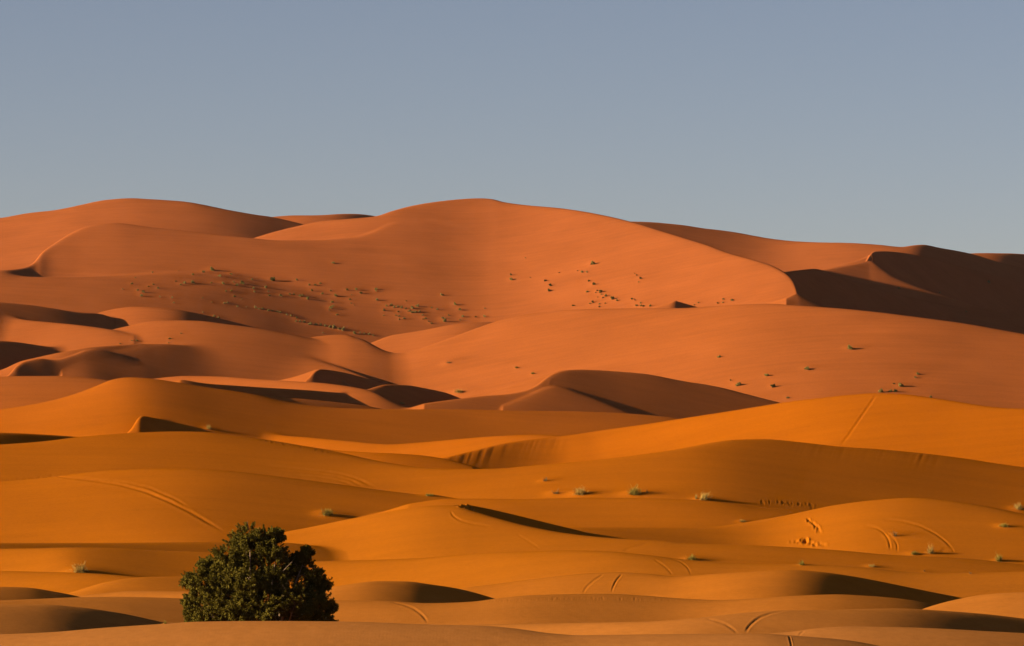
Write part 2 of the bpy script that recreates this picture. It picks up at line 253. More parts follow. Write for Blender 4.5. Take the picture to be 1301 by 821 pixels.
# beyond the margins: the same kind of dunes, not traced
wgt = np.clip((np.abs(AZ) - math.radians(9.5)) / math.radians(9), 0, 1); wgt = (wgt * wgt * (3 - 2 * wgt))[:, None]
rid = 1 - np.abs(vnoise(X / 150 + 3, YW / 95, 21)); rid2 = 1 - np.abs(vnoise(X / 420 + 1, YW / 300, 22))
Hgen = Hgen + (rid - .5) * np.clip(RR[None, :] / 60, 0, 9) + (rid2 - .4) * np.clip((RR[None, :] - 300) / 30, 0, 40) * np.clip(3 - RR[None, :] / 2500, 0, 1)
H = H * (1 - wgt) + Hgen * wgt
# the dune the photograph is taken from
stand = np.exp(-(RR / 45) ** 2)[None, :]
H = H * (1 - stand) + (EYE - 1.7) * stand

# heights on the picture columns, for standing things on the sand
IV0 = len(side); HV = H[IV0:IV0 + NV]; RV = RR
def ground_at(px, py, dmin=140.0):
    """first point of the sand seen along a sight line"""
    i = (px - VIS0) / (VIS1 - VIS0) * (NV - 1)
    i0 = int(np.clip(math.floor(i), 0, NV - 2)); fr = min(max(i - i0, 0), 1)
    h = HV[i0] * (1 - fr) + HV[i0 + 1] * fr
    az = math.atan(tan_x(px)); ca = math.cos(az)
    line = EYE + RV * ca * float(tan_y(py))
    j = np.where((h >= line) & (RV > dmin))[0]
    if len(j) == 0: return None
    j = int(j[0]); a = line[j - 1] - h[j - 1]; b = h[j] - line[j]
    q = a / (a + b) if a + b > 0 else 1
    r = RV[j - 1] + (RV[j] - RV[j - 1]) * q
    return Vector((r * math.sin(az), r * ca, h[j - 1] + (h[j] - h[j - 1]) * q))

def ground_z(x, y):
    az = math.atan2(x, y); px = math.tan(az) * F + IW / 2
    i = (px - VIS0) / (VIS1 - VIS0) * (NV - 1)
    i0 = int(np.clip(math.floor(i), 0, NV - 2)); fr = min(max(i - i0, 0), 1)
    r = math.hypot(x, y)
    return float(np.interp(r, RV, HV[i0]) * (1 - fr) + np.interp(r, RV, HV[i0 + 1]) * fr)

def build_ground(mat):
    na, nr = H.shape
    co = np.stack([X, YW, H], -1).reshape(-1, 3).astype(np.float32)
    centre = np.array([[0, 0, EYE - 1.7]], np.float32)
    co = np.concatenate([co, centre])
    A = np.arange(na)[:, None]; B = np.arange(nr - 1)[None, :]
    A2 = (A + 1) % na
    quads = np.stack([A * nr + B + 0 * A2, A * nr + B + 1, A2 * nr + B + 1, A2 * nr + B], -1).reshape(-1, 4)
    a = np.arange(na); tris = np.stack([np.full(na, na * nr), a * nr, ((a + 1) % na) * nr], -1)
    nq, nt = len(quads), len(tris)
    me = bpy.data.meshes.new('sand_dunes')
    me.vertices.add(len(co)); me.vertices.foreach_set('co', co.ravel())
    me.loops.add(nq * 4 + nt * 3)
    me.loops.foreach_set('vertex_index', np.concatenate([quads.ravel(), tris.ravel()]).astype(np.int32))
    me.polygons.add(nq + nt)
    me.polygons.foreach_set('loop_start', np.concatenate([np.arange(nq) * 4, nq * 4 + np.arange(nt) * 3]).astype(np.int32))
    me.polygons.foreach_set('use_smooth', np.ones(nq + nt, bool))
    me.update(calc_edges=True)
    me.materials.append(mat)
    o = bpy.data.objects.new('sand_dunes', me); COL.objects.link(o)
    o['kind'] = 'structure'; o['label'] = 'rolling orange sand dunes rising to tall crests'
    return o

if DEBUG:
    import os
    for q in os.environ.get('DBG', '').split():
        if ',' not in q: continue
        a, b = map(float, q.split(','))
        g = ground_at(a, b)
        if g is None: print('OWN', q, 'sky'); continue
        i = IV0 + int((a - VIS0)); j = int(np.searchsorted(RR, math.hypot(g.x, g.y)))
        print('OWN', q, RIDGES[OWN[i, j]]['name'] if OWN[i, j] >= 0 else 'floor', 'D=%.0f z=%.1f' % (g.y, g.z))

# ------------------------------------------------------------------ materials
def new_mat(name):
    m = bpy.data.materials.new(name); m.use_nodes = True
    nt = m.node_tree; nt.nodes.clear()
    out = nt.nodes.new('ShaderNodeOutputMaterial')
    bs = nt.nodes.new('ShaderNodeBsdfPrincipled')
    bs.inputs['Roughness'].default_value = .95
    bs.inputs['Specular IOR Level'].default_value = 0
    nt.links.new(bs.outputs[0], out.inputs[0])
    return m, nt, bs

def sand_material():
    m, nt, bs = new_mat('sand')
    N, L = nt.nodes.new, nt.links.new
    geo = N('ShaderNodeNewGeometry'); sep = N('ShaderNodeSeparateXYZ'); L(geo.outputs['Position'], sep.inputs[0])
    # sand of the flats is paler and duller, of the belt more orange, of the great dunes redder
    wob = N('ShaderNodeTexNoise'); wob.inputs['Scale'].default_value = .012; wob.inputs['Detail'].default_value = 3
    L(geo.outputs['Position'], wob.inputs['Vector'])
    w2 = N('ShaderNodeMath'); w2.operation = 'MULTIPLY_ADD'; w2.inputs[1].default_value = 90; w2.inputs[2].default_value = -45
    L(wob.outputs['Fac'], w2.inputs[0])
    ad = N('ShaderNodeMath'); ad.operation = 'ADD'; L(sep.outputs['Y'], ad.inputs[0]); L(w2.outputs[0], ad.inputs[1])
    mr = N('ShaderNodeMapRange'); mr.inputs['From Min'].default_value = 150; mr.inputs['From Max'].default_value = 1150; L(ad.outputs[0], mr.inputs['Value'])
    cr = N('ShaderNodeValToRGB'); L(mr.outputs[0], cr.inputs[0])
    el = cr.color_ramp.elements
    stops = SAND
    el[0].position = stops[0][0]; el[0].color = (*stops[0][1], 1)
    el[1].position = stops[-1][0]; el[1].color = (*stops[-1][1], 1)
    for p, c in stops[1:-1]:
        e = el.new(p); e.color = (*c, 1)
    # mottling: patches of coarser, darker grains
    n1 = N('ShaderNodeTexNoise'); n1.inputs['Scale'].default_value = .06; n1.inputs['Detail'].default_value = 6; n1.inputs['Roughness'].default_value = .6
    L(geo.outputs['Position'], n1.inputs['Vector'])
    n2 = N('ShaderNodeTexNoise'); n2.inputs['Scale'].default_value = 2.6; n2.inputs['Detail'].default_value = 8; n2.inputs['Roughness'].default_value = .75
    L(geo.outputs['Position'], n2.inputs['Vector'])
    m1 = N('ShaderNodeMapRange'); m1.inputs['From Min'].default_value = .3; m1.inputs['From Max'].default_value = .7; m1.inputs['To Min'].default_value = .9; m1.inputs['To Max'].default_value = 1.08
    L(n1.outputs['Fac'], m1.inputs['Value'])
    m2 = N('ShaderNodeMapRange'); m2.inputs['From Min'].default_value = .25; m2.inputs['From Max'].default_value = .75; m2.inputs['To Min'].default_value = .86; m2.inputs['To Max'].default_value = 1.14
    L(n2.outputs['Fac'], m2.inputs['Value'])
    # faint streaks drawn out along the wind
    mp = N('ShaderNodeMapping'); mp.inputs['Scale'].default_value = (.035, .5, .3); mp.inputs['Rotation'].default_value = (0, 0, .35); L(geo.outputs['Position'], mp.inputs['Vector'])
    n4 = N('ShaderNodeTexNoise'); n4.inputs['Scale'].default_value = 1.0; n4.inputs['Detail'].default_value = 5; n4.inputs['Roughness'].default_value = .6; L(mp.outputs[0], n4.inputs['Vector'])
    m4 = N('ShaderNodeMapRange'); m4.inputs['From Min'].default_value = .3; m4.inputs['From Max'].default_value = .7; m4.inputs['To Min'].default_value = .93; m4.inputs['To Max'].default_value = 1.06; L(n4.outputs['Fac'], m4.inputs['Value'])
    m5 = N('ShaderNodeMath'); m5.operation = 'MULTIPLY'; L(m4.outputs[0], m5.inputs[0]); L(m1.outputs[0], m5.inputs[1]); m1 = m5
    mm = N('ShaderNodeMath'); mm.operation = 'MULTIPLY'; L(m1.outputs[0], mm.inputs[0]); L(m2.outputs[0], mm.inputs[1])
    vm = N('ShaderNodeVectorMath'); vm.operation = 'SCALE'; L(cr.outputs['Color'], vm.inputs[0]); L(mm.outputs[0], vm.inputs['Scale'])
    L(vm.outputs[0], bs.inputs['Base Color'])
    # wind ripples and grain as relief
    wv = N('ShaderNodeTexWave'); wv.inputs['Scale'].default_value = 2.2; wv.inputs['Distortion'].default_value = 6; wv.inputs['Detail'].default_value = 3; wv.inputs['Detail Scale'].default_value = .6
    L(geo.outputs['Position'], wv.inputs['Vector'])
    n3 = N('ShaderNodeTexNoise'); n3.inputs['Scale'].default_value = .8; n3.inputs['Detail'].default_value = 7; n3.inputs['Roughness'].default_value = .65
    L(geo.outputs['Position'], n3.inputs['Vector'])
    mx = N('ShaderNodeMath'); mx.operation = 'MULTIPLY_ADD'; mx.inputs[1].default_value = .025; L(wv.outputs['Fac'], mx.inputs[0]); L(n3.outputs['Fac'], mx.inputs[2])
    bp = N('ShaderNodeBump'); bp.inputs['Strength'].default_value = 1.0; bp.inputs['Distance'].default_value = .02
    L(mx.outputs[0], bp.inputs['Height']); L(bp.outputs[0], bs.inputs['Normal'])
    return m

SAND = [(0.0, (0.3182, 0.1317, 0.034)), (0.07, (0.3108, 0.1184, 0.0222)), (0.16, (0.3034, 0.0977, 0.0059)), (0.42, (0.3034, 0.0844, 0.0022)), (0.5, (0.296, 0.0829, 0.0037)), (0.62, (0.2812, 0.0836, 0.0185)), (1.0, (0.2812, 0.0844, 0.0252))]

# ------------------------------------------------------------------ light and camera
def setup_world():
    w = bpy.data.worlds.new('World'); SC.world = w; w.use_nodes = True
    nt = w.node_tree; bg = nt.nodes['Background']
    sk = nt.nodes.new('ShaderNodeTexSky'); sk.sky_type = 'NISHITA'; sk.sun_disc = False
    sk.sun_elevation = math.radians(SUN_EL)
    sk.sun_rotation = math.radians(-SUN_AZ)
    sk.altitude = 700; sk.air_density = SKY['air']; sk.dust_density = SKY['dust']; sk.ozone_density = SKY['ozone']
    tint = nt.nodes.new('ShaderNodeVectorMath'); tint.operation = 'MULTIPLY'; tint.inputs[1].default_value = SKY['tint']
    nt.links.new(sk.outputs[0], tint.inputs[0]); nt.links.new(tint.outputs[0], bg.inputs[0]); bg.inputs[1].default_value = SKY['strength']
    sun = bpy.data.lights.new('sun', 'SUN'); sun.energy = SKY['sun']; sun.angle = math.radians(.5); sun.color = SKY['sun_col']
    so = bpy.data.objects.new('sun', sun); COL.objects.link(so)
    a, e = math.radians(SUN_AZ), math.radians(SUN_EL)
    to_sun = Vector((-math.sin(a) * math.cos(e), math.cos(a) * math.cos(e), math.sin(e)))
    so.rotation_euler = (-to_sun).to_track_quat('-Z', 'Y').to_euler()
    so.location = (-60, -20, 60)
    cam = bpy.data.cameras.new('camera'); co = bpy.data.objects.new('camera', cam); COL.objects.link(co)
    cam.angle = HFOV; cam.sensor_fit = 'HORIZONTAL'; cam.clip_end = 60000; cam.clip_start = .5
    co.location = (0, 0, EYE); co.rotation_euler = (math.pi / 2 + PITCH, 0, 0)
    SC.camera = co
    SC.cycles.diffuse_bounces = 2
    vs = SC.view_settings; vs.view_transform = 'Standard'; vs.look = 'None'; vs.gamma = 1; vs.exposure = SKY['exposure']; vs.use_curve_mapping = False
SKY = dict(air=.6, dust=1.0, ozone=1.0, strength=.05, sun=5.0, sun_col=(1, .74, .46), exposure=1.68, tint=(.745, .605, .57))
setup_world()

def build_haze():
    m = bpy.data.materials.new('haze'); m.use_nodes = True; nt = m.node_tree; nt.nodes.clear()
    out = nt.nodes.new('ShaderNodeOutputMaterial'); pv = nt.nodes.new('ShaderNodeVolumePrincipled')
    pv.inputs['Color'].default_value = (.82, .86, .95, 1); pv.inputs['Density'].default_value = HAZE; pv.inputs['Anisotropy'].default_value = .2
    nt.links.new(pv.outputs[0], out.inputs['Volume'])
    bm = bmesh.new(); bmesh.ops.create_cube(bm, size=1)
    for v in bm.verts:
        v.co.x *= 60000; v.co.y *= 60000; v.co.z = -4 if v.co.z < 0 else 160
    me = bpy.data.meshes.new('haze'); bm.to_mesh(me); bm.free(); me.materials.append(m)
    o = bpy.data.objects.new('haze', me); COL.objects.link(o); o['kind'] = 'stuff'; o['label'] = 'thin dusty air over the dunes'; o['category'] = 'haze'
HAZE = .000008

# ------------------------------------------------------------------ plants: where they stand (column, row, width) in named patches
# patch: (phrase used in the labels, kind, [(px, py, w), ...])
PATCHES = [
 ('the scrub below the left crest', [(167,360.3,5),(171.5,352.6,3),(155.4,367.3,3),(174.6,368.4,4),(181.5,370.4,7),(180,375.3,7),(188.4,363.8,4),(194.6,361.2,4),(200.7,365.8,5)]),
 ('the thin scrub at far left', [(193.4,346,3.5),(203,377.2,3),(218.4,378,4),(220.3,384.6,3),(257.1,378.4,3),(269,383.8,3),(257.6,396.9,3),(226,344,2)]),
 ('the scrub knot under the highest bushes', [(223,357.2,4),(229,361.2,5),(233.8,359.2,6),(243.8,358.4,8)]),
 ('the highest bushes of the left scrub', [(245.3,348.4,6),(258.4,345.4,6),(269.6,342.3,9),(278.8,350.4,7),(293.7,348,6)]),
 ('the scrub band left of the round dark bush', [(268.4,359.2,4),(283.7,359.7,8),(296.8,358.4,4),(301.4,361.8,7),(308,359.2,9),(319.9,354.9,6)]),
 ('the scrub below the round dark bush', [(321.4,366,5),(323.7,370.4,5),(338.3,365,6),(341.4,375,6),(340.6,370,4),(356.9,375.3,6),(286.8,370,4),(293.7,369.2,4),(297.6,376.6,4),(306.8,380,3)]),
 ('the scrub row right of the round bush', [(367.7,373.5,5),(373,373.8,5),(380.7,375.7,6),(384.6,375,5),(391.5,379.2,7)]),
 ('the sparse scrub high in the bowl', [(376.9,355.4,5),(393,361.8,4),(400,361.8,5),(406.9,360,4),(396.1,368.9,5),(409.2,373,5),(420,369.2,4),(426.9,375.3,7)]),
 ('the loose scrub right of the bowl centre', [(440.7,368,5),(453,367.7,5),(458.4,372,6),(477.6,366.9,6),(478,369.5,4),(446,374.6,3),(444.5,380.3,4),(446,385.3,3),(450,387.6,3),(478.4,380.7,6)]),
 ('the scrub clump in the centre of the bowl', [(422.2,383.3,6),(420,390.7,7),(423,389.2,4),(418.4,393.8,4),(428.4,399.5,5)]),
 ('the upper half of the long scrub line', [(285.3,384.9,5),(289,384.3,4),(301.4,389.2,4),(313,390,3),(324.5,390.7,5),(329,392.3,4),(333.7,392.3,5),(340.6,394.3,5),(346,394.6,5),(351.5,395.7,5),(356,396.6,5),(363.8,399.6,5),(370,401.2,5)]),
 ('the lower half of the long scrub line', [(376.9,403.5,5),(376,407.6,5),(380.7,408.4,5),(386,408.9,5),(393.8,411,8),(401.5,412.2,6),(407.6,412.7,5),(413,413.5,6),(419.2,415,6),(424.6,415.6,8),(430.7,417.6,5),(435.3,418.4,7),(450.7,423,7),(457.6,422.7,4),(463,423.3,5),(468.4,424.4,5),(474.5,426,4),(410.7,423,3)]),
 ('the dense scrub thicket right of the bowl', [(491.4,388.4,5),(496.8,387.6,5),(500.7,390,5),(505.3,389.2,5),(510,390.7,5),(515.3,392,5),(523,390.7,7),(529.9,388.4,6),(520,394.6,6),(523.7,396.4,6),(528.4,396,6),(533,395.4,5),(488.4,394,6),(506,396,4),(503,400.7,4),(506.8,401.5,4),(513.7,404.6,5),(507.6,405.8,4),(487.6,400.7,3),(536.8,400,4),(516,382.3,3)]),
 ('the scrub trailing off the thicket', [(548.4,391,4),(556,392.6,6),(561.5,374.6,5),(578.4,386.4,6),(584.6,393,6),(570,400.4,4),(587.6,401.8,6),(584.6,406.5,4),(564.6,407.3,9),(562.3,403.8,5),(537.6,405.3,4),(540.7,404.2,5),(544.6,408,4),(548.4,410.5,5),(604.5,402.5,4),(615.6,402,4),(615.6,391.8,3)]),
 ('the little scrub pair on the great dune face', [(649.9,354.6,7),(649,349.2,4)]),
 ('the scrub trio in the middle of the great dune face', [(693,356.4,5),(699,362.3,6),(697.6,368.4,8)]),
 ('the specks high on the great dune face', [(667.6,327.7,3),(710.6,346.4,3),(673.7,352.7,2)]),
 ('the short row above the stepped trail', [(733.8,344,3),(739.4,345.4,5),(745.8,345.6,4)]),
 ('the stepped scrub trail at centre right', [(748.6,357,4),(755,360.7,7),(745.8,370.3,5),(758.7,369,4),(763.4,370.5,7),(764.3,373.7,4),(757,371.8,3),(769.8,375.5,6),(766,378.3,3),(759.7,377.3,3),(778,379.2,7),(783.7,381.6,5)]),
 ('the scrub below the stepped trail', [(753,383.8,5),(749.5,385.6,3),(761.5,386,4),(769,385.3,3),(761.5,389.6,4),(728.3,388,5)]),
 ('the scrub string right of the stepped trail', [(806.3,347.8,2),(809,349.7,3),(814,353.4,6),(811.7,358.3,3)]),
 ('the scrub at the great dune foot', [(803,379.7,5),(807,381.4,3),(814,384.7,4),(808.6,388,5),(814,388,5),(817.8,389,4),(825.7,388.4,6)]),
 ('the scrub right of the tiny ridge', [(882.4,387.4,3),(887.5,384.4,4),(919,380,4),(912,385,4),(918.3,384.2,3),(930,381,6)]),
 ('the bushes on the smooth right dune', [(914,452.8,5),(973.5,476.6,6),(937.8,488.2,9),(928,483,3),(982,490,8),(1001,505,5)]),
 ('the bushes above the bright orange crest', [(1118.6,497,7),(1131,497,5),(1137.7,497,5),(1135.8,487.5,3),(1145,489.4,8),(1182,504,5)]),
 ('the pair of bushes high above the bright orange crest', [(1166.5,474.4,6),(1163.3,479.4,4)]),
 ('the pale bushes in the shadowed dunes', [(1142.4,366,5),(1256,358,6),(1194,371.8,3),(1228,396,3)]),
 ('the scrub on the small lit hump at left', [(230,423.3,4),(215.6,430,5),(213.8,435.6,3)]),
 ('the faint scrub left of the lit hump', [(173.8,432.7,4),(167.7,432.7,3),(152.6,436.6,4)]),
 ('the two bushes in the dark lee right of the small ridge', [(272.2,401.6,5),(277.6,403.4,5)]),
]
LONE = [  # bushes that stand alone far off
 (346.5,355,11,'round dark green bush, the biggest of the left scrub field'),
 (423,333.5,7,'lone low bush high on the slope above the scrub field'),
 (753.6,334.4,9,'highest grey-green bush on the lit face of the great dune'),
 (1025,467.8,10,'bushy dark shrub alone midway down the smooth right dune'),
 (1080.4,442,10,'highest dark shrub on the smooth dune at right'),
]
TUFTS = [  # tufts near enough to show their stalks: column, row of the foot, width, height in picture units, kind, label
 (103,727,26,15,'pale','bushy pale yellow tuft throwing a black shadow left of the tree'),
 (417,654,22,11,'green','low green tuft half buried on the dune above the tree'),
 (545,630,15,4,'green','flat faint green tuft behind the crest above the dark lee'),
 (693,611,12,8,'dead','dark thin tuft, highest of the tufts in the middle sand'),
 (706,627,18,8,'dead','straggling nearly bare tuft left of the round straw tuft'),
 (737,628,22,12,'pale','round straw coloured tuft between bare tuft and green tuft'),
 (805,628,22,14,'green','round grey green tuft with a thin sprig beside it'),
 (822,626,5,7,'dead','thin upright sprig just right of the round green tuft'),
 (893,635,18,13,'pale','bleached white tuft with a long dark shadow to its right'),
 (884,634,5,8,'pale','thin bleached sprig just left of the white tuft'),
 (943,663,11,4,'pale','tiny flat pale tuft on the left tail of the lit dune'),
 (879,711,18,8,'green','low spreading pale green tuft on the smooth brown sand at centre right'),
 (1019,718,10,8,'green','small dark green tuft on the smooth brown sand at right'),
 (1106,720,11,4,'pale','flat faded tuft in the brown sand below the tyre arcs'),
 (1137,681,16,9,'dead','dark wiry tuft on the lit dune inside the tyre arcs'),
 (1161,704,14,6,'green','low green tuft at the foot of the lit dune, left of a tall one'),
 (1182,703,12,13,'pale','tall wispy pale tuft at the foot of the lit dune'),
 (1275,669,15,6,'green','low green tuft on the right shoulder of the lit dune'),
 (1269,713,13,13,'green','upright green tuft with a dark shadow near the right edge'),
 (1294,647,16,10,'pale','pale tuft cut by the right edge of the picture'),
 (1174,726,6,4,'dead','tiny dry sprig left of another on the brown sand at right'),
 (1232,729,6,4,'dead','tiny dry sprig right of another on the brown sand at right'),
 (211,792.5,6,5,'green','tiny sprig on the foreground crest at the tip of the dark lee'),
 (266,545,10,7,'pale','small pale tuft on the orange dune right of the dark hollow'),
 (571,461,13,4,'dead','low tuft high on the smooth slope left of centre'),
 (657,467.5,6,3,'green','small dark tuft left of another on the smooth central slope'),
 (677,475,7,3,'green','small dark tuft above the lit flank of the shadowed dune'),
 (584,498,15,5,'pale','flat pale tuft at the foot of the smooth slope, left of the shadowed dune'),
 (511,513,9,4,'pale','pale tuft inside the dark lee left of centre'),
]

SPOTS = []
for phrase, pts in PATCHES:
    for (px, py, w) in pts: SPOTS.append([px, py, w, None, phrase])
for px, py, w, lab in LONE: SPOTS.append([px, py, w, lab, None])

# sand gathers round every plant: a low mound, drawn out downwind (to the right)
def mound(px, py, wpx, hfac):
    g = ground_at(px, py)
    if g is None: return
    d = g.length; s = wpx * d / F; a = .26 * s * hfac
    i = int(px - VIS0); di = int(wpx * 6) + 4
    ia, ib = max(i - di, 0), min(i + di, NV - 1)
    ja, jb = np.searchsorted(RR, d - 5 * s - 3), np.searchsorted(RR, d + 5 * s + 3)
    x = X[IV0 + ia:IV0 + ib, ja:jb] - g.x; y = YW[IV0 + ia:IV0 + ib, ja:jb] - g.y
    sx = np.where(x > 0, 1.5 * s, .62 * s)
    H[IV0 + ia:IV0 + ib, ja:jb] += a * np.exp(-.5 * (x / sx) ** 2 - .5 * (y / (.8 * s)) ** 2)
for sp in SPOTS: mound(sp[0], sp[1], sp[2], .42)
for tf in TUFTS: mound(tf[0], tf[1], tf[2] * .8, .7)
# ------------------------------------------------------------------ marks in the sand: ruts and footprints pressed into the ground sheet
TRACKS = [  # name, half width (m), berm height (m), path
 ('wheel rut curving down the orange dune to the tree', .34, .15, [(66,604.5),(110,609.5),(150,615),(185,624.5),(215,637),(240,649),(262,662),(288,677)]),
 ('second wheel rut beside the one above the tree', .26, .10, [(90,605.5),(150,611.5),(190,620),(222,634),(246,648)]),
 ('straight rut running up to the bright orange crest', .22, .12, [(1114,501.5),(1107,511),(1096,527),(1085,543),(1076,556),(1066,567)]),
 ('wheel arc over the right of the lit dune', .22, .12, [(1120,660),(1145,662),(1168,668),(1188,678),(1202,689),(1211,699)]),
 ('tight wheel curve in the middle of the lit dune', .2, .11, [(1096,669),(1112,670),(1122,676),(1129,686),(1131,700)]),
 ('outer tight wheel curve in the middle of the lit dune', .16, .09, [(1122,674),(1133,682),(1140,692),(1139,702)]),
 ('short rut at the right foot of the lit dune', .16, .09, [(1192,701),(1203,698),(1210,697),(1212,703)]),
 ('uppermost wheel arc left of the centre', .36, .11, [(330,591.5),(380,596),(415,599.5),(440,604),(460,611),(479,620.5)]),
 ('middle wheel arc left of the centre', .32, .10, [(345,597),(390,600),(420,604),(445,610),(464,619.5)]),
 ('lowest wheel arc left of the centre', .30, .10, [(370,603.5),(400,605),(425,609),(440,613),(452,617.5)]),
 ('curved track on top of the central dune', .18, .09, [(572,649),(575,655),(584,661),(600,665.5),(625,669)]),
 ('faint track down the right of the central dune', .10, .05, [(655,678),(672,688),(688,699)]),
 ('dark double track right of the dark lee', .20, .11, [(795,703),(812,696.5),(826,691.5),(838,688)]),
 ('upper double track right of the dark lee', .16, .08, [(790,700),(808,694),(825,690.5)]),
 ('left one of two tracks over the pale swell', .11, .06, [(739.5,754),(746,745),(755,737),(768,729)]),
 ('right one of two tracks over the pale swell', .11, .07, [(776.5,753),(779,745),(783,737),(791,728.8)]),
 ('left thin track in the brown sand', .10, .06, [(829,710),(841,717),(849,724),(855,731.5)]),
 ('right thin track in the brown sand', .11, .06, [(849,709),(862,712.5),(872,719),(879,731)]),
 ('track curving down right of the tree', .12, .07, [(494,764),(510,767.5),(524,772),(536,780.5),(545,792)]),
 ('left arm of the foreground track fork', .12, .06, [(895,786),(908,788.5),(921,792.8),(931,799.5),(938,805)]),
 ('right arm of the foreground track fork', .12, .07, [(945.5,804.5),(950,797.5),(957,790),(966,784),(980,779),(998,776.2)]),
 ('short track on the nearest crest', .08, .05, [(1001.5,807),(1003,812),(1004.5,818),(1005.5,824)]),
 ('short nick in the nearest right swell', .08, .04, [(1013,807.5),(1018,803.5),(1023,801.5)]),
]
TW, TH = .6, .42
def resample(pts, step):
    pts = np.array(pts, float); seg = np.hypot(*np.diff(pts, axis=0).T); s = np.concatenate([[0], np.cumsum(seg)])
    q = np.arange(0, s[-1], step)
    return np.stack([smooth1(np.interp(q, s, pts[:, 0]), 8), smooth1(np.interp(q, s, pts[:, 1]), 8)], 1)
def window(xs, ys, pad):
    pxs = IW / 2 + F * xs / ys; d = np.hypot(xs, ys); m = pad / d.min() * F
    ia, ib = int(max(pxs.min() - m - VIS0, 0)), int(min(pxs.max() + m - VIS0 + 2, NV))
    return IV0 + ia, IV0 + ib, int(np.searchsorted(RR, d.min() - pad)), int(np.searchsorted(RR, d.max() + pad))
def press(xy, hw, depth, seed=0, fade=True):
    """push a groove along a path, with the sand heaped on both sides"""
    a, b, c, d = window(xy[:, 0], xy[:, 1], hw * 2.5)
    if b <= a or d <= c: return
    gx = X[a:b, c:d]; gy = YW[a:b, c:d]; best = np.full(gx.shape, 1e9); wt = np.ones(gx.shape)
    r = np.random.default_rng(seed); n = len(xy)
    amp = smooth1(r.uniform(.3, 1.5, n), 6)
    if fade: amp = amp * np.clip(np.minimum(np.arange(n), n - 1 - np.arange(n)) / (n * .12 + 1), 0, 1)
    cy = min(1.0, hw / (.0015 * float(np.hypot(xy[0, 0], xy[0, 1]))))       # shallow marks run out wider down the slope
    for k in range(n):
        q = (gx - xy[k, 0]) ** 2 + ((gy - xy[k, 1]) * cy) ** 2
        near = q < best; best = np.where(near, q, best); wt = np.where(near, amp[k], wt)
    dist = np.sqrt(best) / hw
    H[a:b, c:d] += wt * depth * (-np.clip(1 - dist * dist, 0, 1) + .55 * np.exp(-((dist - 1.3) / .38) ** 2))
def rut(label, hw, hh, path):
    P = [ground_at(a, b) for a, b in resample(path, .35)]
    P = [p for p in P if p is not None]
    if len(P) < 6: return
    xy = np.array([(p.x, p.y) for p in P]); keep = [0]
    for i in range(1, len(xy)):                 # stay on one dune
        if np.hypot(*(xy[i] - xy[keep[-1]])) < .03 * P[0].length: keep.append(i)
    xy = xy[keep]; xy = np.stack([smooth1(xy[:, 0], 4), smooth1(xy[:, 1], 4)], 1)
    dense = [xy[0]]
    for p in xy[1:]:
        m = int(np.hypot(*(p - dense[-1])) / (hw * .5)) + 1
        dense += [dense[-1] * (1 - k / m) + p * k / m for k in range(1, m + 1)]
    press(np.array(dense), hw, hh, len(label))
def footprints(label, path, step, size, jit, seed):
    r = np.random.default_rng(seed)
    for a, b in resample(path, step):
        g = ground_at(a + r.normal(0, jit), b + r.normal(0, jit * .35))
        if g is None: continue
        s = size * .72 * r.uniform(.6, 1.3)
        press(np.array([(g.x, g.y), (g.x + r.normal(0, .12), g.y + r.uniform(.1, .3))]), s, s * r.uniform(.1, .34), seed, False)
for t in TRACKS: rut(t[0], t[1] * TW, t[2] * TH, t[3])
footprints('footprints leading down the left of the lit dune', [(1016,655),(1024,658.5),(1033,662),(1042,665),(1050,671),(1046,679),(1044,684)], 3.2, .2, .9, 1)
footprints('trampled patch at the foot of the lit dune', [(1004,690),(1012,684),(1020,692),(1026,685),(1034,690),(1012,693),(1022,688),(1036,684),(1008,687),(1030,694),(1048,690),(1053,694)], 2.2, .24, 1.6, 2)
footprints('line of footprints along the pale foreground swell', [(606,766),(640,763),(700,761),(760,760.5),(820,761.5),(870,763),(920,764.5)], 5.2, .09, 1.2, 3)
footprints('footprints along the sharp middle crest', [(318,557.5),(345,561.5),(370,565.5),(395,570.5),(420,575.5),(440,579.5)], 4.6, .14, 1.2, 4)
footprints('footprints across the shaded dune at right', [(960,637),(985,638),(1010,641),(1035,644),(1050,645.5)], 3.0, .14, 3.0, 5)
footprints('trodden left crest of the orange dune', [(0,611),(20,610),(45,607.5),(65,605),(82,604)], 2.6, .15, 1.6, 6)
footprints('trodden notch where the dark lee begins', [(583,644),(590,645),(597,644),(603,647)], 1.6, .3, 1.0, 7)
if not DEBUG: build_ground(sand_material()); build_haze()

# ------------------------------------------------------------------ plant meshes
def mesh_from(name, V, Fc, mat, smooth=False):
    me = bpy.data.meshes.new(name)
    V = np.asarray(V, np.float32); Fc = np.asarray(Fc, np.int32)
    n = Fc.shape[1]
    me.vertices.add(len(V)); me.vertices.foreach_set('co', V.ravel())
    me.loops.add(Fc.size); me.loops.foreach_set('vertex_index', Fc.ravel())
    me.polygons.add(len(Fc)); me.polygons.foreach_set('loop_start', np.arange(len(Fc), dtype=np.int32) * n)
    me.update(calc_edges=True)
    if smooth: me.polygons.foreach_set('use_smooth', np.ones(len(Fc), bool))
    me.materials.append(mat)
    return me

def add_obj(name, me, parent=None, loc=None, **props):
    o = bpy.data.objects.new(name, me); COL.objects.link(o)
    if parent: o.parent = parent
    if loc is not None: o.location = loc
    for k, v in props.items(): o[k] = v
    return o

